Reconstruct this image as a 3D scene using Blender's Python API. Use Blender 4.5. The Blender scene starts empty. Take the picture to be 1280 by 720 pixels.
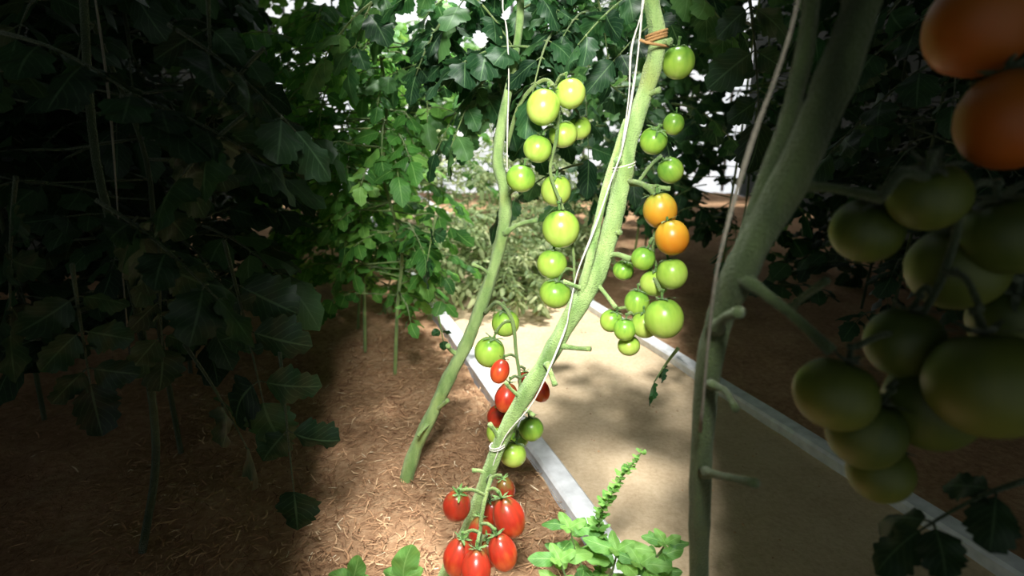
import bpy, math, random
import numpy as np
from mathutils import Vector, Matrix
random.seed(7); rng=np.random.default_rng(7)
sc=bpy.context.scene
sc.view_settings.view_transform='Standard'
H=0.75; FP=700.0; PITCH=math.atan(204/700.0)
C=np.array([0,0,H]); F=np.array([0,math.cos(PITCH),-math.sin(PITCH)]); U=np.array([0,math.sin(PITCH),math.cos(PITCH)]); R=np.array([1.0,0,0])
def P(px,py,d): return C+d*(F+(px-640)/FP*R+(360-py)/FP*U)
def G(px,py,z=0.0):
    v=(360-py)/FP; k=-(F[2]+v*U[2]); return P(px,py,(H-z)/k)
def nrm(v):
    v=np.asarray(v,float); n=np.linalg.norm(v); return v/n if n>1e-9 else np.array([0,0,1.0])

# ---------- camera
cd=bpy.data.cameras.new('camera'); cam=bpy.data.objects.new('camera',cd); sc.collection.objects.link(cam)
cam.location=C; cam.rotation_euler=(math.pi/2-PITCH,0,0); cd.sensor_width=36; cd.lens=36*FP/1280; cd.clip_start=0.02
cd.dof.use_dof=True; cd.dof.focus_distance=1.0; cd.dof.aperture_fstop=3.2
sc.camera=cam

# ---------- materials
def mat(name):
    m=bpy.data.materials.new(name); m.use_nodes=True; nt=m.node_tree; nt.nodes.clear()
    out=nt.nodes.new('ShaderNodeOutputMaterial'); b=nt.nodes.new('ShaderNodeBsdfPrincipled')
    nt.links.new(b.outputs[0],out.inputs[0]); return m,nt,b,out
def N(nt,t,**k):
    n=nt.nodes.new(t)
    for a,v in k.items(): setattr(n,a,v)
    return n
def ramp(nt,stops,fac):
    r=N(nt,'ShaderNodeValToRGB'); e=r.color_ramp.elements
    e[0].position,e[0].color=stops[0][0],(*stops[0][1],1); e[1].position,e[1].color=stops[-1][0],(*stops[-1][1],1)
    for p,c in stops[1:-1]:
        x=e.new(p); x.color=(*c,1)
    nt.links.new(fac,r.inputs[0]); return r
def L_(c): return tuple(((x/255)/12.92 if x/255<=.04045 else ((x/255+.055)/1.055)**2.4) for x in c)
def mth(nt,op,a,b=None):
    n=N(nt,'ShaderNodeMath',operation=op)
    for i,x in enumerate((a,b)):
        if x is None: continue
        if isinstance(x,(int,float)): n.inputs[i].default_value=x
        else: nt.links.new(x,n.inputs[i])
    return n.outputs[0]
def bump(nt,b,h,s=.4,d=.01):
    n=N(nt,'ShaderNodeBump'); n.inputs['Strength'].default_value=s; n.inputs['Distance'].default_value=d
    nt.links.new(h,n.inputs['Height']); nt.links.new(n.outputs[0],b.inputs['Normal']); return n

def leaf_mat(name,dark,mid,light,trans=.35,rough=.55):
    m,nt,b,out=mat(name)
    at=N(nt,'ShaderNodeAttribute',attribute_name='var')
    uv=N(nt,'ShaderNodeUVMap'); sep=N(nt,'ShaderNodeSeparateXYZ'); nt.links.new(uv.outputs[0],sep.inputs[0])
    a=mth(nt,'ABSOLUTE',mth(nt,'SUBTRACT',sep.outputs[0],.5))
    vein=mth(nt,'SINE',mth(nt,'MULTIPLY',mth(nt,'SUBTRACT',sep.outputs[1],mth(nt,'MULTIPLY',a,.7)),44.0))
    vein=mth(nt,'GREATER_THAN',vein,.93)
    midr=mth(nt,'LESS_THAN',a,.025)
    v=mth(nt,'MAXIMUM',mth(nt,'MULTIPLY',vein,.45),midr)
    geo=N(nt,'ShaderNodeNewGeometry'); no=N(nt,'ShaderNodeTexNoise'); no.inputs['Scale'].default_value=45
    nt.links.new(geo.outputs['Position'],no.inputs['Vector'])
    f=mth(nt,'ADD',at.outputs['Fac'],mth(nt,'MULTIPLY',mth(nt,'SUBTRACT',no.outputs[0],.5),.5))
    r=ramp(nt,[(0,L_(dark)),(.5,L_(mid)),(1,L_(light))],f)
    mx=N(nt,'ShaderNodeMix',data_type='RGBA'); nt.links.new(mth(nt,'MULTIPLY',v,.35),mx.inputs[0])
    nt.links.new(r.outputs[0],mx.inputs[6]); mx.inputs[7].default_value=(*L_(tuple(min(255,x+45) for x in light)),1)
    nt.links.new(mx.outputs[2],b.inputs['Base Color']); b.inputs['Roughness'].default_value=rough
    b.inputs['Specular IOR Level'].default_value=.35
    bump(nt,b,mth(nt,'SUBTRACT',no.outputs[0],mth(nt,'MULTIPLY',v,.6)),.5,.002)
    tr=N(nt,'ShaderNodeBsdfTranslucent')
    hs=N(nt,'ShaderNodeHueSaturation'); hs.inputs['Hue'].default_value=.48; hs.inputs['Saturation'].default_value=1.05; hs.inputs['Value'].default_value=1.5
    nt.links.new(mx.outputs[2],hs.inputs['Color']); nt.links.new(hs.outputs[0],tr.inputs[0])
    ms=N(nt,'ShaderNodeMixShader'); ms.inputs[0].default_value=trans
    nt.links.new(b.outputs[0],ms.inputs[1]); nt.links.new(tr.outputs[0],ms.inputs[2]); nt.links.new(ms.outputs[0],out.inputs[0])
    return m
M_leaf=leaf_mat('leaf_deep_green',(24,54,32),(44,86,46),(88,132,70))
M_leafmid=leaf_mat('leaf_mid_green',(44,92,42),(82,142,60),(140,190,92),.4)
M_leafpale=leaf_mat('leaf_pale_sage',(84,110,64),(132,154,100),(196,204,156),.4)
M_leafdark=leaf_mat('leaf_shaded_green',(24,42,26),(34,60,34),(54,86,48),.25)  # side plants: shade put into the leaf colour
M_weed=leaf_mat('leaf_weed',(58,104,48),(92,146,66),(138,186,92),.3)

def stem_mat(name,c1,c2):
    m,nt,b,out=mat(name); geo=N(nt,'ShaderNodeNewGeometry')
    mp=N(nt,'ShaderNodeMapping'); mp.inputs['Scale'].default_value=(1,1,.35); nt.links.new(geo.outputs['Position'],mp.inputs[0])
    no=N(nt,'ShaderNodeTexNoise'); no.inputs['Scale'].default_value=45; no.inputs['Detail'].default_value=6; nt.links.new(mp.outputs[0],no.inputs['Vector'])
    n2=N(nt,'ShaderNodeTexNoise'); n2.inputs['Scale'].default_value=500
    n3=N(nt,'ShaderNodeTexNoise'); n3.inputs['Scale'].default_value=14
    for n in (n2,n3): nt.links.new(geo.outputs['Position'],n.inputs['Vector'])
    r=ramp(nt,[(.3,L_(c1)),(.7,L_(c2))],no.outputs[0])
    mx=N(nt,'ShaderNodeMix',data_type='RGBA'); q=N(nt,'ShaderNodeMapRange'); q.inputs[1].default_value=.55; q.inputs[2].default_value=.75; q.inputs[4].default_value=.45
    nt.links.new(n3.outputs[0],q.inputs[0]); nt.links.new(q.outputs[0],mx.inputs[0]); nt.links.new(r.outputs[0],mx.inputs[6]); mx.inputs[7].default_value=(*L_(tuple(int(a*k) for a,k in zip(c2,(1.0,.88,.7)))),1)
    nt.links.new(mx.outputs[2],b.inputs['Base Color'])
    b.inputs['Roughness'].default_value=.8; b.inputs['Sheen Weight'].default_value=.3; b.inputs['Specular IOR Level'].default_value=.25
    b.inputs['Sheen Tint'].default_value=(.85,.95,.7,1)
    bump(nt,b,mth(nt,'ADD',no.outputs[0],mth(nt,'MULTIPLY',n2.outputs[0],.6)),.9,.006); return m
M_stem=stem_mat('stem_green',(98,132,66),(158,184,112))
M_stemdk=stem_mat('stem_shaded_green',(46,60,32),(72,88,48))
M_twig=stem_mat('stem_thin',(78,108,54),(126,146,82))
M_twigdk=stem_mat('stem_thin_shaded',(36,50,30),(58,72,42))  # thin stem copy with shade painted into its colour

def fruit_mat(name,stops,rnd,stripe=.15,rough=.33):
    m,nt,b,out=mat(name); tc=N(nt,'ShaderNodeTexCoord'); sep=N(nt,'ShaderNodeSeparateXYZ'); nt.links.new(tc.outputs['Object'],sep.inputs[0])
    mp=N(nt,'ShaderNodeMapping'); mp.inputs['Scale'].default_value=(1.6,1.6,.45); nt.links.new(tc.outputs['Object'],mp.inputs[0])
    oi=N(nt,'ShaderNodeObjectInfo')
    no=N(nt,'ShaderNodeTexNoise',noise_dimensions='4D'); no.inputs['Scale'].default_value=1.6; no.inputs['Detail'].default_value=3
    nt.links.new(mp.outputs[0],no.inputs['Vector']); nt.links.new(mth(nt,'MULTIPLY',oi.outputs['Random'],20.0),no.inputs['W'])
    f=mth(nt,'ADD',mth(nt,'MULTIPLY',sep.outputs[2],.36),.5)
    f=mth(nt,'ADD',f,mth(nt,'MULTIPLY',mth(nt,'SUBTRACT',no.outputs[0],.5),stripe*4))
    f=mth(nt,'ADD',f,mth(nt,'MULTIPLY',mth(nt,'SUBTRACT',oi.outputs['Random'],.5),rnd))
    r=ramp(nt,stops,f); nt.links.new(r.outputs[0],b.inputs['Base Color'])
    b.inputs['Roughness'].default_value=rough; b.inputs['Specular IOR Level'].default_value=.4
    b.inputs['Subsurface Weight'].default_value=.12; b.inputs['Subsurface Radius'].default_value=(.3,.3,.1); b.inputs['Subsurface Scale'].default_value=.3
    return m
M_green=fruit_mat('tomato_skin_green',[(.1,L_((184,206,96))),(.5,L_((152,188,70))),(.85,L_((104,150,52)))],.5,.2,.3)
M_greendk=fruit_mat('tomato_skin_shaded_green',[(.1,L_((104,112,40))),(.5,L_((84,96,34))),(.85,L_((60,76,28)))],.4,.15,.5)  # green skin darkened to paint in the shade at the right
M_red=fruit_mat('tomato_skin_red',[(.05,L_((200,84,40))),(.4,L_((172,48,30))),(.7,L_((138,48,30))),(1,L_((104,84,40)))],.5,.25,.28)
M_orange=fruit_mat('tomato_skin_orange',[(.1,L_((206,124,30))),(.55,L_((200,146,42))),(.95,L_((150,160,58)))],.3)
M_orangedk=fruit_mat('tomato_skin_shaded_orange',[(.1,L_((164,84,14))),(.6,L_((152,88,18))),(.95,L_((106,84,24)))],.2,.15,.5)  # orange skin with the shade worked into its colour

def simple(name,c,rough=.8,scale=60,var=.12,bs=.4,bd=.004):
    m,nt,b,out=mat(name); geo=N(nt,'ShaderNodeNewGeometry'); no=N(nt,'ShaderNodeTexNoise'); no.inputs['Scale'].default_value=scale; no.inputs['Detail'].default_value=8
    nt.links.new(geo.outputs['Position'],no.inputs['Vector'])
    c=L_(c); r=ramp(nt,[(.3,tuple(x*(1-var*2) for x in c)),(.7,tuple(min(1,x*(1+var)) for x in c))],no.outputs[0])
    nt.links.new(r.outputs[0],b.inputs['Base Color']); b.inputs['Roughness'].default_value=rough; bump(nt,b,no.outputs[0],bs,bd); return m
M_twine=simple('twine_white',(215,212,196),.9,300)
M_twinedk=simple('twine_white_shaded',(120,116,100),.9,300)  # white twine in a shaded colour, for the dim sides
M_twineb=simple('twine_jute',(170,130,80),.9,300)
M_curb=simple('curb_whitewash',(230,232,234),.85,35,.1)
M_pole=simple('metal_grey',(150,152,150),.4,20)
M_net=simple('shade_net',(26,34,26),.95,200,.3)
def ground_mat(name,cols,scale,bs,bd):
    m,nt,b,out=mat(name); geo=N(nt,'ShaderNodeNewGeometry')
    n1=N(nt,'ShaderNodeTexNoise'); n1.inputs['Scale'].default_value=scale; n1.inputs['Detail'].default_value=12; n1.inputs['Roughness'].default_value=.7
    n2=N(nt,'ShaderNodeTexNoise'); n2.inputs['Scale'].default_value=scale*.12; n2.inputs['Detail'].default_value=4
    for n in (n1,n2): nt.links.new(geo.outputs['Position'],n.inputs['Vector'])
    f=mth(nt,'ADD',mth(nt,'MULTIPLY',n1.outputs[0],.65),mth(nt,'MULTIPLY',n2.outputs[0],.35))
    r=ramp(nt,[(.3+.4*i/(len(cols)-1),L_(c)) for i,c in enumerate(cols)],f); nt.links.new(r.outputs[0],b.inputs['Base Color'])
    b.inputs['Roughness'].default_value=.95; b.inputs['Specular IOR Level'].default_value=.1; bump(nt,b,n1.outputs[0],bs,bd); return m
M_soil=ground_mat('soil_straw_brown',[(132,98,70),(180,142,108),(212,180,142)],55,.9,.016)
M_sand=ground_mat('sand_path',[(178,154,124),(200,178,146),(216,196,166)],90,.6,.006)
def needle_mat():
    m,nt,b,out=mat('straw_needles'); at=N(nt,'ShaderNodeAttribute',attribute_name='var')
    r=ramp(nt,[(0,L_((112,76,50))),(.5,L_((190,146,106))),(.85,L_((222,186,144))),(1,L_((240,222,188)))],at.outputs['Fac'])
    nt.links.new(r.outputs[0],b.inputs['Base Color']); b.inputs['Roughness'].default_value=.8; return m
M_needle=needle_mat()

# ---------- mesh builder
class B:
    def __init__(s): s.v=[];s.f=[];s.m=[];s.uv=[];s.var=[];s.n=0
    def add(s,verts,faces,mi=0,uv=None,var=.5):
        verts=np.asarray(verts,float); k=len(verts)
        s.v.append(verts); n=s.n
        s.f.extend([tuple(i+n for i in f) for f in faces]); s.m.extend([mi]*len(faces))
        s.uv.append(np.zeros((k,2)) if uv is None else uv); s.var.append(np.full(k,var)); s.n+=k
    def build(s,name,mats,parent=None,smooth=True,loc=None):
        me=bpy.data.meshes.new(name); V=np.concatenate(s.v); 
        me.from_pydata(V.tolist(),[],s.f)
        for m in mats: me.materials.append(m)
        me.polygons.foreach_set('material_index',s.m)
        if smooth: me.polygons.foreach_set('use_smooth',[True]*len(s.f))
        li=np.zeros(len(me.loops),dtype=np.int32); me.loops.foreach_get('vertex_index',li)
        uvl=me.uv_layers.new(name='UVMap'); uvl.data.foreach_set('uv',np.concatenate(s.uv)[li].ravel())
        a=me.attributes.new('var','FLOAT','POINT'); a.data.foreach_set('value',np.concatenate(s.var))
        me.update(); o=bpy.data.objects.new(name,me); sc.collection.objects.link(o)
        if parent: o.parent=parent
        return o
def empty(name,loc=(0,0,0)):
    e=bpy.data.objects.new(name,None); sc.collection.objects.link(e); e.empty_display_size=.05; return e
def spline(pts,sub=6):
    pts=[np.asarray(p,float) for p in pts]
    if len(pts)<3: return [pts[0]+(pts[1]-pts[0])*i/sub for i in range(sub+1)]
    q=[2*pts[0]-pts[1]]+pts+[2*pts[-1]-pts[-2]]; o=[]
    for i in range(1,len(q)-2):
        for j in range(sub):
            t=j/sub; a,b,c,d=q[i-1],q[i],q[i+1],q[i+2]
            o.append(.5*((2*b)+(-a+c)*t+(2*a-5*b+4*c-d)*t*t+(-a+3*b-3*c+d)*t**3))
    o.append(pts[-1]); return o
def tube(b,pts,r0,r1=None,seg=8,mi=0,sub=6,jit=0,var=.5,radii=None):
    p=spline(pts,sub); n=len(p); r1=r0 if r1 is None else r1
    T=[nrm(p[min(i+1,n-1)]-p[max(i-1,0)]) for i in range(n)]
    nn=nrm(np.cross(T[0],[.3,.9,.2])); V=[];UVs=[]
    ang=np.arange(seg)*2*math.pi/seg
    for i in range(n):
        nn=nrm(nn-T[i]*np.dot(nn,T[i])); bb=np.cross(T[i],nn); t=i/(n-1)
        r=(np.interp(t,np.linspace(0,1,len(radii)),radii) if radii else r0+(r1-r0)*t)
        if jit: r*=1+.05*math.sin(i*.9)+jit*rng.normal()
        rr=r*(1+jit*rng.normal(size=seg)+ (.05*np.cos(ang*5))) if jit else np.full(seg,r)
        V.append(p[i]+np.outer(np.cos(ang)*rr,nn)+np.outer(np.sin(ang)*rr,bb))
        UVs.append(np.stack([ang/6.283,np.full(seg,t)],1))
    V=np.concatenate(V+[p[0][None],p[-1][None]]); UVs=np.concatenate(UVs+[np.zeros((2,2))])
    f=[]
    for i in range(n-1):
        for j in range(seg):
            k=(j+1)%seg; f.append((i*seg+j,i*seg+k,(i+1)*seg+k,(i+1)*seg+j))
    a=n*seg
    for j in range(seg):
        k=(j+1)%seg; f.append((a,k,j)); f.append((a+1,(n-1)*seg+j,(n-1)*seg+k))
    b.add(V,f,mi,UVs,var)
_tm={}
def leaflet(b,o,d,nm,L,W,var,mi=0,hi=True,droop=.25,fold=.25,smooth_edge=False):
    key=(hi,smooth_edge)
    if key not in _tm:
        rows=19 if hi else 9; cols=[-1,-.5,0,.5,1] if hi else [-1,0,1]
        t=np.linspace(0,1,rows); w=(t**.5)*((1-t)**.7); w/=w.max(); w[0]=.03
        ts=[];xs=[];us=[]
        for i in range(rows):
            for c in cols:
                ww=w[i]; tt=t[i]
                if 0<i<rows-1 and not smooth_edge:
                    if hi: m=(1.06,1.0,.88)[i%3] ; sh=(.03,.015,0)[i%3]
                    else: m=(1.08,.9)[i%2]; sh=(.03,0)[i%2]
                    if abs(c)==1: ww*=m; tt=min(1,tt+sh)
                ts.append(tt); xs.append(c*ww); us.append(.5+.5*c)
        nc=len(cols); f=[(i*nc+j,i*nc+j+1,(i+1)*nc+j+1,(i+1)*nc+j) for i in range(rows-1) for j in range(nc-1)]
        _tm[key]=(np.array(ts),np.array(xs),np.array(us),f)
    t,x,u,f=_tm[key]; d=nrm(d); s=nrm(np.cross(d,nm)); n=np.cross(s,d)
    ph=rng.uniform(0,6.28); wav=.10*W*np.sin(t*11+ph+np.sign(x)*1.3)*np.abs(x)*2
    cw=rng.normal(0,.12)
    V=o+np.outer(t*L,d)+np.outer(x*W+cw*L*t*t,s)+np.outer(-droop*L*t**2-fold*np.abs(x)*W+wav,n)
    b.add(V,f,mi,np.stack([u,t],1),var)
def compound(b,base,d,L,lw=.45,var=.5,hi=True,pairs=3,droop=.5,size=1.0,up=(0,0,1),rr=.0022,mi=0,ms=1):
    d=nrm(d); up=np.asarray(up,float); n=nrm(up-d*np.dot(up,d)) if abs(np.dot(up,d))<.98 else nrm(np.cross(d,[1,0,.1])); s=np.cross(d,n)
    def pt(t): return base+d*L*t-np.array([0,0,1])*droop*L*t*t
    tube(b,[pt(0),pt(.33),pt(.66),pt(1)],rr*1.4,rr*.5,seg=5,mi=ms,sub=2,var=.5)
    ll=L*.42*size
    def V(): return float(np.clip(var+rng.normal(0,.16),0,1))
    def nj(): return nrm(n+rng.normal(0,.3,3))
    tg=nrm(pt(1)-pt(.85)); leaflet(b,pt(1),tg,nj(),ll*1.15,ll*lw*.95,V(),mi,hi,rng.uniform(.1,.5),rng.uniform(.05,.5))
    for i in range(pairs):
        t=.30+.58*i/max(1,pairs-1) if pairs>1 else .6
        tg=nrm(pt(t+.05)-pt(t-.05))
        for sg in (-1,1):
            dd=nrm(sg*s*.9+tg*rng.uniform(.2,.6)+rng.normal(0,.12,3)-np.array([0,0,rng.uniform(0,.35)]))
            k=ll*rng.uniform(.7,1.05); a=pt(t); e=a+dd*k*.15
            tube(b,[a,e],rr*.6,rr*.5,seg=4,mi=ms,sub=1)
            leaflet(b,e,dd,nj(),k,k*lw*rng.uniform(.8,1.05),V(),mi,hi,rng.uniform(.1,.5),rng.uniform(.05,.5))
            if hi and i<pairs-1:
                a2=pt(t+.12); leaflet(b,a2,nrm(sg*s+rng.normal(0,.3,3)),nj(),k*.28,k*.12,V(),mi,False)

# ---------- tomato fruits
def fruit_mesh(name,zs,dimple,mats,shoulder=0,calyx=True):
    b=B(); nu,nv=28,20; V=[];f=[]
    for i in range(nv+1):
        th=math.pi*i/nv
        for j in range(nu):
            ph=2*math.pi*j/nu; r=math.sin(th)*(1+.025*math.cos(5*ph)*math.exp(-(th/.9)**2)) * (1-shoulder*max(0,math.cos(th)))
            z=math.cos(th)*zs-dimple*math.exp(-(th/.33)**2)+.03*math.exp(-((math.pi-th)/.2)**2)*zs
            V.append((r*math.cos(ph),r*math.sin(ph),z))
    for i in range(nv):
        for j in range(nu):
            k=(j+1)%nu; f.append((i*nu+j,(i+1)*nu+j,(i+1)*nu+k,i*nu+k))
    b.add(V,f,0)
    top=zs-dimple
    for k in range(6):
        a=k*math.pi/3+rng.normal(0,.12); d=np.array([math.cos(a),math.sin(a),.35])
        leaflet(b,np.array([0,0,top+.03]),d,np.array([0,0,1.0]),rng.uniform(.65,.9),.1,.5,1,False,rng.uniform(-.1,.5),.1,True)
    tube(b,[(0,0,top-.02),(0.03,0,top+.25),(.1,0.02,top+.5)],.09,.065,seg=8,mi=1)
    tube(b,[(.08,0.02,top+.42),(.11,0.02,top+.56)],.11,.1,seg=8,mi=1,sub=2)
    o=b.build(name,mats); me=o.data; bpy.data.objects.remove(o); return me
M_cal=stem_mat('calyx_green',(60,100,40),(100,140,62))
ME={'g':fruit_mesh('fruit_green',.98,.12,[M_green,M_cal]),
    'r':fruit_mesh('fruit_red_plum',1.34,.1,[M_red,M_cal],.1),
    'o':fruit_mesh('fruit_orange',1.08,.1,[M_orange,M_cal]),
    'G':fruit_mesh('fruit_shaded_green',.98,.12,[M_greendk,M_twigdk]),
    'O':fruit_mesh('fruit_shaded_orange',1.08,.1,[M_orangedk,M_twigdk])}
def fruit(parent,px,py,dia,t,d,truss=None,tb=None,tilt=.35):
    zs={'g':.98,'r':1.3,'o':1.05,'G':.98,'O':1.05}[t]
    o=bpy.data.objects.new('tomato_fruit',ME[t]); sc.collection.objects.link(o); o.parent=parent
    c=P(px,py,d); r=dia/2/FP*d; sz=1+(.12*random.uniform(-.6,1) if t in 'gG' else 0); o.scale=(r,r,r*sz); o.location=c
    if truss is not None:
        q=min(truss,key=lambda a:np.linalg.norm(a-(c+np.array([0,0,r*1.6]))))
        ax=nrm(nrm(q-c)*.55+np.array([0,0,1.0])+rng.normal(0,.12,3))
    else: ax=nrm(np.array([0,0,1.0])+rng.normal(0,tilt,3)); q=None
    rot=Vector((0,0,1)).rotation_difference(Vector(ax)).to_matrix()@Matrix.Rotation(random.uniform(0,6.28),3,'Z')
    o.rotation_euler=rot.to_euler()
    if q is not None:
        tip=c+ax*r*(zs*sz+.35); tube(tb,[q,(q+tip)/2+np.array([0,0,.25*r]),tip],.0026,.0028,seg=6,sub=4)
def truss(tb,pts,r=.0042):
    sp=spline([P(*p) for p in pts],6); tube(tb,[P(*p) for p in pts],r,r*.6,seg=7); return sp

# ================= GROUND (path coordinates)
dirv=np.array([-.337,.941,0]); dirv/=np.linalg.norm(dirv); nv_=np.array([dirv[1],-dirv[0],0])
A0=G(740,665); A0=np.array([A0[0],A0[1],0]); B0=G(790,418); wpath=float(np.dot(B0-A0,nv_))
def PC(s,n,z=0): return A0+dirv*s+nv_*n+np.array([0,0,z])
from mathutils import noise as mn
def grid(name,s0,s1,n0,n1,step,amp,fs,matl,z0=0,mound=0):
    ns=int((s1-s0)/step); nn=max(2,int(abs(n1-n0)/step)); V=[];f=[]
    for i in range(ns+1):
        for j in range(nn+1):
            s=s0+(s1-s0)*i/ns; n=n0+(n1-n0)*j/nn; p=PC(s,n)
            h=amp*(mn.noise(Vector((p[0]*fs,p[1]*fs,3)))+.5*mn.noise(Vector((p[0]*fs*3,p[1]*fs*3,7)))+.25*mn.noise(Vector((p[0]*fs*9,p[1]*fs*9,1))))
            V.append((p[0],p[1],z0+h))
    for i in range(ns):
        for j in range(nn):
            a=i*(nn+1)+j; f.append((a,a+1,a+nn+2,a+nn+1))
    b=B(); b.add(V,f); return b.build(name,[matl])
grid('soil_bed',-1.6,7.5,-3.6,-.03,.03,.014,7,M_soil)
grid('soil_bed',-1.6,7.5,wpath+.03,wpath+3.4,.05,.014,7,M_soil)
grid('sand_path',-1.6,7.5,-.025,wpath+.025,.025,.004,6,M_sand,.002)
def curb(n0,w,h):
    b=B(); s0,s1=-1.6,7.5; k=60; V=[];f=[]
    prof=[(-w/2,-.03),(-w/2,h-.006),(-w/2+.006,h),(w/2-.006,h),(w/2,h-.006),(w/2,-.03)]
    for i in range(k+1):
        s=s0+(s1-s0)*i/k; j=.003*mn.noise(Vector((s*3,n0,0)))
        for (a,z) in prof: V.append(PC(s,n0+a+j,z+.002*mn.noise(Vector((s*6,a*9,2)))))
    m=len(prof)
    for i in range(k):
        for a in range(m-1): f.append((i*m+a,(i+1)*m+a,(i+1)*m+a+1,i*m+a+1))
    f.append(tuple(range(m))); f.append(tuple(k*m+a for a in reversed(range(m))))
    b.add(V,f); return b.build('concrete_curb',[M_curb],smooth=False)
curb(0,.05,.03); curb(wpath,.05,.03)
# straw / needle mulch
b=B()
def zsoil(p): return .014*(mn.noise(Vector((p[0]*7,p[1]*7,3)))+.5*mn.noise(Vector((p[0]*21,p[1]*21,7))))
for i in range(17000):
    s=rng.uniform(-.5,2.6)**1; n=-rng.uniform(.04,1.9)
    if rng.random()<.5: s=rng.uniform(-.3,1.2); n=-rng.uniform(.03,.9)
    p=PC(s,n); z=zsoil(p)+rng.uniform(.0,.007); a=rng.uniform(0,6.28); l=rng.uniform(.006,.03); w=rng.uniform(.0005,.0012)
    d=np.array([math.cos(a),math.sin(a),rng.normal(0,.18)]); sd=np.array([-d[1],d[0],0])*w; c=np.array([p[0],p[1],z+.002]); bend=sd*rng.normal(0,3)
    V=[c-d*l/2-sd,c-d*l/2+sd,c+bend-sd,c+bend+sd+np.array([0,0,w]),c+d*l/2-sd,c+d*l/2+sd]
    b.add(V,[(0,1,3,2),(2,3,5,4)],0,None,float(np.clip(rng.normal(.38,.26),0,1)))
b.build('straw_mulch',[M_needle],smooth=False)
# pebbles and crumbs on the path
b=B()
for i in range(500):
    p=PC(rng.uniform(-.6,2.5),rng.uniform(.04,wpath-.04)); r=rng.uniform(.001,.003)
    ico=[(0,0,1),(1,0,0),(0,1,0),(-1,0,0),(0,-1,0),(.7,.7,.6),(-.7,.7,.6),(-.7,-.7,.6),(.7,-.7,.6)]
    V=[p+np.array(q)*r*rng.uniform(.7,1.2) for q in ico]
    f=[(0,5,6),(0,6,7),(0,7,8),(0,8,5),(1,2,5),(2,6,5),(2,3,6),(3,7,6),(3,4,7),(4,8,7),(4,1,8),(1,5,8)]
    b.add(V,f,0,None,rng.random()*.7)
b.build('path_pebbles',[M_needle])

# ================= MAIN PLANTS
# --- left-stem plant
pl=empty('tomato_plant')
b=B()
LS=[(500,640,1.24),(506,606,1.235),(520,560,1.225),(543,512,1.2),(562,470,1.18),(582,432,1.16),(603,378,1.14),(620,325,1.12),(631,275,1.1),(630,235,1.09),(622,200,1.09),(628,150,1.09),(640,90,1.1),(650,20,1.1),(650,-80,1.1)]
tube(b,[P(*p) for p in LS],0,radii=[.0145,.0145,.0145,.0135,.014,.013,.013,.012,.013,.0115,.0115,.010,.008,.0075,.006],seg=20,jit=.03)
def stub(b,p0,p1,r=.006,r1=None,mid=None):
    a=P(*p0);c=P(*p1); m=(a+c)/2+np.array([0,0,.004])+rng.normal(0,.003,3) if mid is None else P(*mid)
    tube(b,[a,m,c],0,radii=[r*1.5,r*.9,r*.75,r*.8,r*.95],seg=8,sub=4)
stub(b,(630,292,1.1),(672,275,1.06),.0055); stub(b,(612,345,1.13),(590,330,1.1),.004); stub(b,(575,445,1.17),(560,432,1.14),.006)
stub(b,(545,512,1.2),(560,500,1.16),.005); stub(b,(630,250,1.09),(650,235,1.06),.005); stub(b,(535,530,1.2),(522,545,1.17),.004)
tb=B()
t1=truss(tb,[(606,392,1.13),(622,378,1.08),(640,400,1.05),(645,440,1.04),(650,480,1.03),(645,520,1.03),(646,550,1.03)])
for x in [(632,404,35,'g',1.08),(612,440,38,'g',1.07),(625,464,24,'r',1.01),(633,497,29,'r',1.0),(657,476,20,'r',1.06),(674,487,25,'r',1.02),(622,520,26,'r',1.07),(664,536,31,'g',1.02),(641,568,34,'g',1.0),(625,540,34,'g',1.09),(648,548,26,'g',1.09)]:
    fruit(pl,*x,truss=t1,tb=tb)
t2=truss(tb,[(632,190,1.09),(650,130,1.04),(680,100,1.03),(697,120,1.02),(696,170,1.01),(688,215,1.02),(704,262,1.0),(716,310,1.0),(718,352,.99)])
for x in [(679,134,42,'g',.97),(713,117,38,'g',.99),(704,168,36,'g',1.05),(672,186,36,'g',1.0),(651,223,37,'g',1.0),(695,238,38,'g',1.05),(701,286,47,'g',.98),(690,330,38,'g',1.0),(694,367,40,'g',1.0),(724,160,30,'g',1.12)]:
    fruit(pl,*x,truss=t2,tb=tb)
b.build('main_stem',[M_stem],pl); tb.build('fruit_trusses',[M_twig],pl)

# --- right-stem plant (nearest)
pr=empty('tomato_plant')
b=B()
RS=[(535,775,.96),(560,712,.945),(588,655,.94),(606,605,.93),(628,548,.92),(656,495,.9),(686,446,.89),(712,400,.875),(742,350,.86),(762,295,.85),(776,235,.84),(790,165,.83),(812,100,.82),(822,50,.81),(814,0,.8),(806,-70,.8)]
tube(b,[P(*p) for p in RS],0,radii=[.012,.0115,.011,.0115,.012,.0135,.013,.014,.015,.0145,.0135,.0125,.0125,.0125,.012,.011],seg=20,jit=.03,sub=7)
tube(b,[P(*p) for p in [(724,376,.865),(737,325,.84),(749,270,.845),(763,215,.85),(784,150,.85)]],.0068,.0055,seg=12,jit=.03)
for s in [((700,432,.88),(738,436,.85),.0045),((684,455,.88),(694,482,.86),.005),((655,500,.9),(632,478,.88),.0035),((625,552,.92),(612,530,.9),.0045),
          ((750,328,.86),(788,324,.82),.005),((778,228,.84),(838,236,.82),.004),((728,362,.86),(704,352,.84),.004),((800,130,.83),(825,112,.8),.005),((822,62,.81),(838,52,.79),.006),((780,215,.84),(772,200,.82),.007),((646,515,.91),(668,520,.89),.004),((760,300,.85),(775,290,.83),.005),((610,600,.93),(590,588,.92),.004),((742,350,.86),(770,385,.83),.004)]:
    stub(b,*s)
tb=B()
t3=truss(tb,[(606,606,.93),(614,596,.9),(606,625,.87),(601,655,.86),(600,690,.86)])
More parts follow.
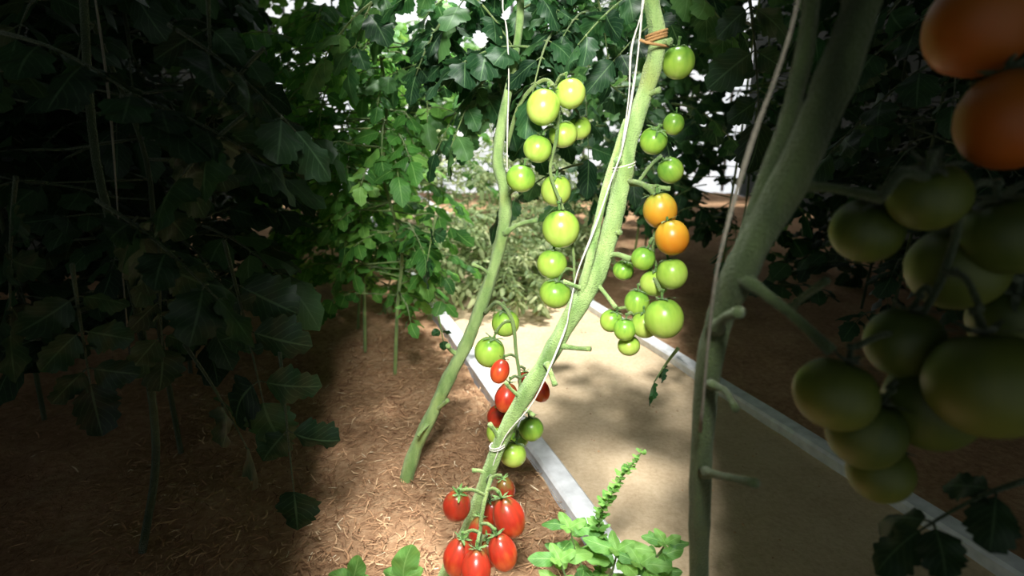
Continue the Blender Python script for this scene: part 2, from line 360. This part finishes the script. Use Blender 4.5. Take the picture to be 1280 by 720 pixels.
for x in [(571,632,35,'r',.88),(632,611,24,'r',.9),(636,646,40,'r',.87),(573,696,38,'r',.85),(595,712,38,'r',.82),(628,690,36,'r',.84),(600,664,30,'r',.92),(616,640,26,'r',.93),(610,690,32,'r',.9)]:
    fruit(pr,*x,truss=t3,tb=tb)
t4=truss(tb,[(780,225,.84),(806,232,.8),(822,255,.8),(818,300,.82),(812,340,.83),(800,375,.84),(790,405,.84)])
for x in [(817,176,34,'g',.84),(838,213,32,'g',.83),(825,263,42,'o',.8),(840,297,42,'o',.78),(804,323,30,'g',.82),(779,338,26,'g',.86),(818,354,36,'g',.83),(840,342,38,'g',.8),(796,378,31,'g',.84),(764,401,28,'g',.85),(781,412,28,'g',.83),(830,398,48,'g',.79),(806,406,34,'g',.83),(786,432,28,'g',.85),(848,78,40,'g',.84),(842,155,26,'g',.88)]:
    fruit(pr,*x,truss=t4,tb=tb) if x[1]>200 else fruit(pr,*x)
b.build('main_stem',[M_stem],pr); tb.build('fruit_trusses',[M_twig],pr)
def canopy(parent,n,xr,yr,dr,Lr,var,mats,seed,dy=-.1,hi=True,sz=1.0):
    b=B()
    for i in range(n):
        px=rng.uniform(*xr); py=rng.uniform(*yr); d=rng.uniform(*dr)
        a=rng.uniform(0,6.28); dd=np.array([math.cos(a),math.sin(a)*.7,rng.uniform(-.5,.4)+dy])
        compound(b,P(px,py,d),dd,rng.uniform(*Lr),.42,float(np.clip(rng.normal(var,.2),0,1)),hi,3,rng.uniform(.2,.7),sz)
    return b.build('foliage',mats,parent)
canopy(pl,40,(540,760),(-60,60),(1.08,1.5),(.12,.17),.4,[M_leaf,M_twig],1,sz=1.15)
canopy(pl,9,(460,540),(-60,40),(1.1,1.5),(.12,.17),.5,[M_leaf,M_twig],1,sz=1.1)
canopy(pl,18,(530,650),(60,150),(1.2,1.5),(.11,.16),.4,[M_leaf,M_twig],1)
canopy(pr,12,(730,860),(-80,20),(.98,1.35),(.12,.17),.4,[M_leaf,M_twig],2,sz=1.1)
canopy(pr,17,(715,850),(70,270),(1.25,1.7),(.12,.2),.35,[M_leaf,M_twig],2)
b=B(); compound(b,P(848,435,.86),(-.3,.1,-.5),.06,.5,.3,True,1,.2,1.3); 
compound(b,P(545,270,1.25),(-.2,0,-.8),.11,.5,.5,True,2,.1); compound(b,P(548,395,1.35),(.1,0,-.6),.06,.5,.4,True,1,.1)
b.build('low_leaves',[M_leaf,M_twig],pr)
# twines
def twine(pts,m=M_twine,r=.0016,name='support_twine',wraps=()):
    b=B(); tube(b,[P(*p) for p in pts],r,r,seg=6,sub=5)
    q=[P(*p)+np.array([.0015*math.sin(i*2.1),.0015,0]) for i,p in enumerate(pts)]
    tube(b,q,r*.7,r*.7,seg=5,sub=5)
    for (px,py,d,rr,k) in wraps:
        c=P(px,py,d); pp=[]
        for i in range(k*10+1):
            a=i*math.pi/5; pp.append(c+np.array([math.cos(a)*rr,math.sin(a)*rr,.004*i/10+.25*rr*math.cos(a)]))
        tube(b,pp,r,r,seg=5,sub=1)
    return b.build(name,[m])
twine([(806,-40,.79),(800,40,.79),(792,110,.8),(778,185,.81),(764,225,.81),(742,290,.82),(722,340,.84),(712,385,.85),(704,420,.86),(668,500,.87),(632,545,.9),(612,592,.92)],r=.0011,wraps=[(780,212,.84,.0165,2),(622,560,.92,.0135,2)])
twine([(640,-60,1.05),(628,0,1.05),(634,40,1.06),(636,100,1.06),(634,160,1.06),(634,215,1.07)],r=.0012)
twine([(806,-40,.785),(803,10,.785),(790,60,.79),(786,120,.8),(776,195,.81)],r=.0008)
twine([(800,50,.79),(812,54,.785),(836,58,.8)],M_twineb,.002,'jute_tie',wraps=[(820,52,.81,.015,3)])

# ================= WEEDS bottom
def weed(base,tips,lsz,spike=None):
    e=empty('weed_plant'); b=B()
    for tp in tips:
        m=(base+tp)/2+rng.normal(0,.008,3); sp=spline([base,m,tp],3); tube(b,[base,m,tp],.0026,.0014,seg=6,mi=1)
        for k in range(3,len(sp)):
            ax=nrm(sp[k]-sp[k-1]); a=k*1.57+rng.normal(0,.3)
            for sg in (0,math.pi):
                dd=np.array([math.cos(a+sg),math.sin(a+sg),.35]); 
                l=lsz*rng.uniform(.7,1.1)*(1-.25*k/len(sp)); leaflet(b,sp[k]+dd*.006,dd,nrm(np.array([0,-.35,1])+rng.normal(0,.2,3)),l,l*.28,float(rng.uniform(.2,.9)),0,True,rng.uniform(.1,.5),.3,True)
        for sg in (0,2.1,4.2):
            dd=np.array([math.cos(sg),math.sin(sg),.9]); leaflet(b,tp,dd,np.array([0,-.4,1.0]),lsz*.5,lsz*.16,.8,0,True,.2,.3,True)
    if spike:
        pts=[np.asarray(q) for q in spike]; tube(b,pts,.0022,.001,seg=6,mi=1); sp=spline(pts,7)
        for k,q in enumerate(sp):
            t=k/len(sp)
            for j in range(5):
                a=j*1.26+k*.7; dd=np.array([math.cos(a),math.sin(a),.3+rng.uniform(0,.7)]); l=.02*(1.15-.75*t)*rng.uniform(.6,1.3)
                leaflet(b,q+rng.normal(0,.0015,3),dd,np.array([0,0,1.0]),l,l*.34,float(rng.uniform(.5,1)),0,False,.1,.2,True)
    b.build('stems_and_leaves',[M_weed,M_twig],e)
bs=G(752,735)
weed(bs,[P(712,660,.93),P(772,688,.88)],.06,[bs,P(748,660,.92),P(768,610,.9),P(802,566,.89)])
bs=G(815,745); weed(bs,[P(832,680,.9),P(800,705,.86)],.055)
bs=G(700,780); weed(bs,[P(700,700,.84)],.055)
def leafsprig(base,tip,leaves):
    e=empty('weed_plant'); b=B(); tube(b,[base,(base+tip)/2+np.array([.004,0,0]),tip],.0022,.0015,seg=6,mi=1)
    for (dx,dy,dz,l,w) in leaves: leaflet(b,tip,np.array([dx,dy,dz]),np.array([0,-.9,.5]),l,l*w,.6,0,True,.15,.25,True)
    b.build('stems_and_leaves',[M_weed,M_twig],e)
leafsprig(G(502,800),P(504,722,.8),[(0,.1,1,.048,.42),(.9,0,.2,.03,.35),(-.9,0,.1,.03,.35)])
leafsprig(G(436,800),P(440,728,.8),[(.3,.1,.9,.04,.35),(-.8,0,.5,.035,.35),(.9,0,0,.03,.35)])

# ================= BACKGROUND PLANTS
def bgplant(x,y,h,z0,rad,n,mats,var,L=(.12,.19),sm=M_stem,lw=.42,r=.006,name='tomato_plant'):
    e=empty(name); b=B(); pts=[]
    for i in range(6):
        pts.append(np.array([x+rng.normal(0,.015),y+rng.normal(0,.02),h*i/5-.01*(i==0)]))
    tube(b,pts,r,r*.6,seg=8,mi=1); sp=spline(pts,8)
    for i in range(n):
        z=rng.uniform(z0,h); q=min(sp,key=lambda a:abs(a[2]-z)); a=rng.uniform(0,6.28); rr=rad*rng.uniform(0,1)**.7
        base=np.array([q[0]+math.cos(a)*rr*.7,q[1]+math.sin(a)*rr*.7,z])
        if rr>.05 and rng.random()<.6: tube(b,[q,base],.003,.002,seg=4,mi=1,sub=1)
        dz=rng.uniform(-.3,.5) if z-z0>.1 or z0<.1 else rng.uniform(-.1,.5)
        compound(b,base,(math.cos(a),math.sin(a),dz),rng.uniform(*L),lw,float(np.clip(rng.normal(var,.22),0,1)),False,3,rng.uniform(.2,.7))
    b.build('stem_and_foliage',mats,e)
mm=[M_leafmid,M_twig]; md=[M_leafdark,M_twigdk]; mp_=[M_leafpale,M_twig]; ml=[M_leaf,M_twig]
bgplant(-.36,1.62,1.02,.26,.2,80,mm,.4,(.09,.15))
bgplant(-.50,1.78,1.08,.22,.2,80,mm,.4,(.09,.15))
bgplant(-.60,2.05,1.12,.2,.24,90,mm,.45,(.1,.16))
bgplant(-.72,2.45,1.25,.15,.28,95,mm,.5)
bgplant(-.95,2.9,1.45,.15,.3,85,mm,.5)
bgplant(-.50,3.3,1.3,.4,.3,50,mm,.4)
for (x,y) in [(-.80,1.2),(-1.02,1.6),(-1.25,1.35),(-1.22,2.1),(-1.6,1.8),(-1.45,2.7),(-1.9,2.4),(-1.85,3.3)]:
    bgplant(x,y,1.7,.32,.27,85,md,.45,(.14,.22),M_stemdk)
for (x,y,h) in [(-.25,2.45,.42),(-.05,2.5,.4),(.1,2.75,.45),(.0,2.3,.25),(-.2,2.75,.6),(.22,2.55,.32),(.3,2.9,.5),(.05,3.2,.7),(-.4,3.0,.75),(.28,3.2,.6),(-.15,3.6,.95),(.2,3.9,1.0),(-.55,3.7,1.1),(.45,3.7,.9),(-.35,2.3,.35)]:
    bgplant(x,y,h,.02,.2,85,mp_,.5,(.06,.11),lw=.26,r=.003,name='weed_plant')
for (x,y,z0,h) in [(.62,2.75,.35,1.5),(.95,2.4,.25,1.8),(.8,3.3,.2,1.7),(1.2,2.9,.2,1.8),(.35,4.6,.5,1.4),(1.0,4.2,.2,1.8),(-.2,5.0,.7,1.4),(-.9,4.6,.3,1.5)]:
    bgplant(x,y,h,z0,.3,80,ml,.4,(.14,.22))
for (x,y) in [(1.25,1.75),(1.5,2.3),(1.75,1.6),(1.9,2.8),(2.1,2.0)]:
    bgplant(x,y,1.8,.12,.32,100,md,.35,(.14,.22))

# ================= NEAR RIGHT PLANT (in the shade)
pn=empty('tomato_plant'); b=B()
g0=G(872,1010)
tube(b,[g0,P(874,720,.66),P(878,560,.6),P(892,430,.55),P(930,330,.5),P(988,225,.47),P(1040,110,.45),P(1078,0,.44),P(1100,-120,.43)],0,radii=[.011,.011,.0115,.0125,.0145,.015,.015,.014,.014],seg=20,jit=.025)
tube(b,[P(*p) for p in [(912,370,.52),(945,260,.5),(985,150,.48),(1010,40,.47),(1020,-90,.46)]],.008,.007,seg=12,jit=.03)
for s in [((985,232,.47),(1105,248,.44),.005),((895,410,.53),(925,390,.48),.006),((985,390,.5),(1034,350,.46),.004),((925,345,.5),(1040,440,.45),.006),((880,590,.6),(945,604,.5),.005),((888,480,.55),(920,512,.5),.004)]:
    stub(b,*s)
tb=B(); t5=truss(tb,[(1100,248,.44),(1135,215,.43),(1195,260,.44),(1180,340,.46),(1150,400,.47),(1130,470,.48),(1105,520,.48)])
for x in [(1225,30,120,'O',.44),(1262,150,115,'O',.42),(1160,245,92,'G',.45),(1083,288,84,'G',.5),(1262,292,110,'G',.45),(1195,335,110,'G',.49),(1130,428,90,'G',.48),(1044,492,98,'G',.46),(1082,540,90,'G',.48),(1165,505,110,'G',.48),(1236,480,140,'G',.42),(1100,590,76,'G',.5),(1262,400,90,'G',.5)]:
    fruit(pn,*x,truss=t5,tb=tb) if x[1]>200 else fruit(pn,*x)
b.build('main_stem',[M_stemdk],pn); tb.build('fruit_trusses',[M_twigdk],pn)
b=B(); compound(b,P(1285,600,.5),(-.8,0,-.25),.09,.45,.3,True,2,.3,1.3); compound(b,P(1270,-30,.7),(-.6,.2,-.1),.16,.45,.4); compound(b,P(930,-40,.75),(.2,.2,-.3),.16,.45,.4); compound(b,P(1160,-40,.7),(-.2,.2,-.3),.16,.45,.4); compound(b,P(1200,60,.8),(-.6,.2,-.3),.16,.45,.3)
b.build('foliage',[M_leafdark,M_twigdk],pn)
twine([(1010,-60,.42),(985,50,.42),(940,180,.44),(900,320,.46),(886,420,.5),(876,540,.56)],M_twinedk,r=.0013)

# near left leaves (shade)
pq=empty('tomato_plant'); b=B()
tube(b,[G(178,690),P(195,560,1.0),P(170,380,.9),P(120,200,.85),P(100,-80,.85)],.007,.006,seg=10,mi=1)
for (px,py,d,dx,dz) in [(90,330,.72,-.3,-.9),(150,120,.7,.9,-.2),(310,140,.72,-.7,-.4),(60,90,.7,-.6,.1),(210,30,.7,.5,-.3),(120,250,.72,.7,-.4),(280,300,.8,.1,-.6),(350,440,.85,0,-1),(230,430,.85,.3,-.8),(20,220,.72,-.2,-.8),(330,60,.75,-.6,-.4),(200,300,.8,-.3,-.6),(0,40,.7,.6,-.1),(260,-20,.7,-.2,-.5)]:
    compound(b,P(px,py,d),(dx,rng.uniform(-.2,.3),dz),rng.uniform(.15,.2),.48,.4,True,3 if py<350 else 1,.3)
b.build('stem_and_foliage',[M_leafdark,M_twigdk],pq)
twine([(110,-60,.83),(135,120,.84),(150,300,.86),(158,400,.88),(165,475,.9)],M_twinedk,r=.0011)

# ================= GREENHOUSE SHELL
def quad(name,pts,m,extra=None):
    b=B(); b.add(pts,[(0,1,2,3)] if len(pts)==4 else [tuple(range(len(pts)))])
    if extra: extra(b)
    return b.build(name,[m],smooth=False)
m,nt,bb,out=mat('greenhouse_film_glow'); geo=N(nt,'ShaderNodeNewGeometry'); no=N(nt,'ShaderNodeTexNoise'); no.inputs['Scale'].default_value=2.5; nt.links.new(geo.outputs['Position'],no.inputs['Vector'])
r=ramp(nt,[(.3,(.75,.8,.85)),(.7,(1,1,1))],no.outputs[0]); nt.links.new(r.outputs[0],bb.inputs['Base Color']); nt.links.new(r.outputs[0],bb.inputs['Emission Color']); bb.inputs['Emission Strength'].default_value=1.1; M_film=m  # film emission stands in for daylight coming through from outside
YB=6.5
quad('wall_back',[(-2.6,YB,-.02),(2.6,YB,-.02),(2.6,YB,3),(-2.6,YB,3)],M_film)
quad('wall_left',[(-2.6,-1.5,-.02),(-2.6,YB,-.02),(-2.6,YB,3),(-2.6,-1.5,3)],M_net)
quad('wall_right',[(2.6,YB,-.02),(2.6,-1.5,-.02),(2.6,-1.5,3),(2.6,YB,3)],M_net)
b=B()
for x in np.linspace(-2.4,2.4,7): tube(b,[(x,YB-.04,.02),(x,YB-.04,3)],.018,.018,seg=8,sub=2)
for z in (1.1,2.2): tube(b,[(-2.55,YB-.08,z),(2.55,YB-.08,z)],.014,.014,seg=8,sub=2)
b.build('greenhouse_frame',[M_pole])
k=.27; zt=2.0  # unseen overhead blockers, added with a wedge opening to darken both sides
def edge(bb_): a=(zt-H+.279*bb_)/.96; return (.279*a+.96*bb_,k*bb_)
y0,_=edge(-.02); y1,x1=edge(5.4)
def posts(sx):  # posts carrying the added blockers
    def f(b):
        for y in (-1.4,1.5,4.0): tube(b,[(sx*2.5,y,.0),(sx*2.5,y,zt)],.02,.02,seg=8,sub=1)
    return f
quad('added_light_blocker',[(0,y0,zt),(-x1,y1,zt),(-2.55,y1,zt),(-2.55,-1.5,zt),(0,-1.5,zt)],M_net,posts(-1))
quad('added_light_blocker',[(0,y0,zt),(0,-1.5,zt),(2.55,-1.5,zt),(2.55,y1,zt),(x1,y1,zt)],M_net,posts(1))

# ================= LIGHT
w=bpy.data.worlds.new('world'); sc.world=w; w.use_nodes=True; bg=w.node_tree.nodes['Background']; bg.inputs[0].default_value=(.9,.96,1,1); bg.inputs[1].default_value=.3
sd=bpy.data.lights.new('sun','SUN'); sd.energy=7.5; sd.angle=math.radians(7); sd.color=(1,.99,.96); so=bpy.data.objects.new('sun',sd); sc.collection.objects.link(so)
so.rotation_euler=Vector(-U).to_track_quat('-Z','Y').to_euler()
def spot(loc,aim,e,ang,sx,soft,blend=.3):  # fill lamps added to brighten the middle, not real sources
    ld=bpy.data.lights.new('added_fill_lamp','SPOT'); ld.energy=e; ld.spot_size=math.radians(ang); ld.spot_blend=blend; ld.shadow_soft_size=soft; ld.color=(1,.995,.97)
    lo=bpy.data.objects.new('added_fill_lamp',ld); sc.collection.objects.link(lo); lo.location=loc
    lo.rotation_euler=Vector(aim).to_track_quat('-Z','Y').to_euler(); lo.scale=(sx,1,1)
spot(C+U*.4,(0,math.cos(PITCH+.25),-math.sin(PITCH+.25)),115,92,.29,.12,.25)
spot(C+F*1.15+U*.85,(0,math.cos(.5),-math.sin(.5)),170,96,.5,.2)
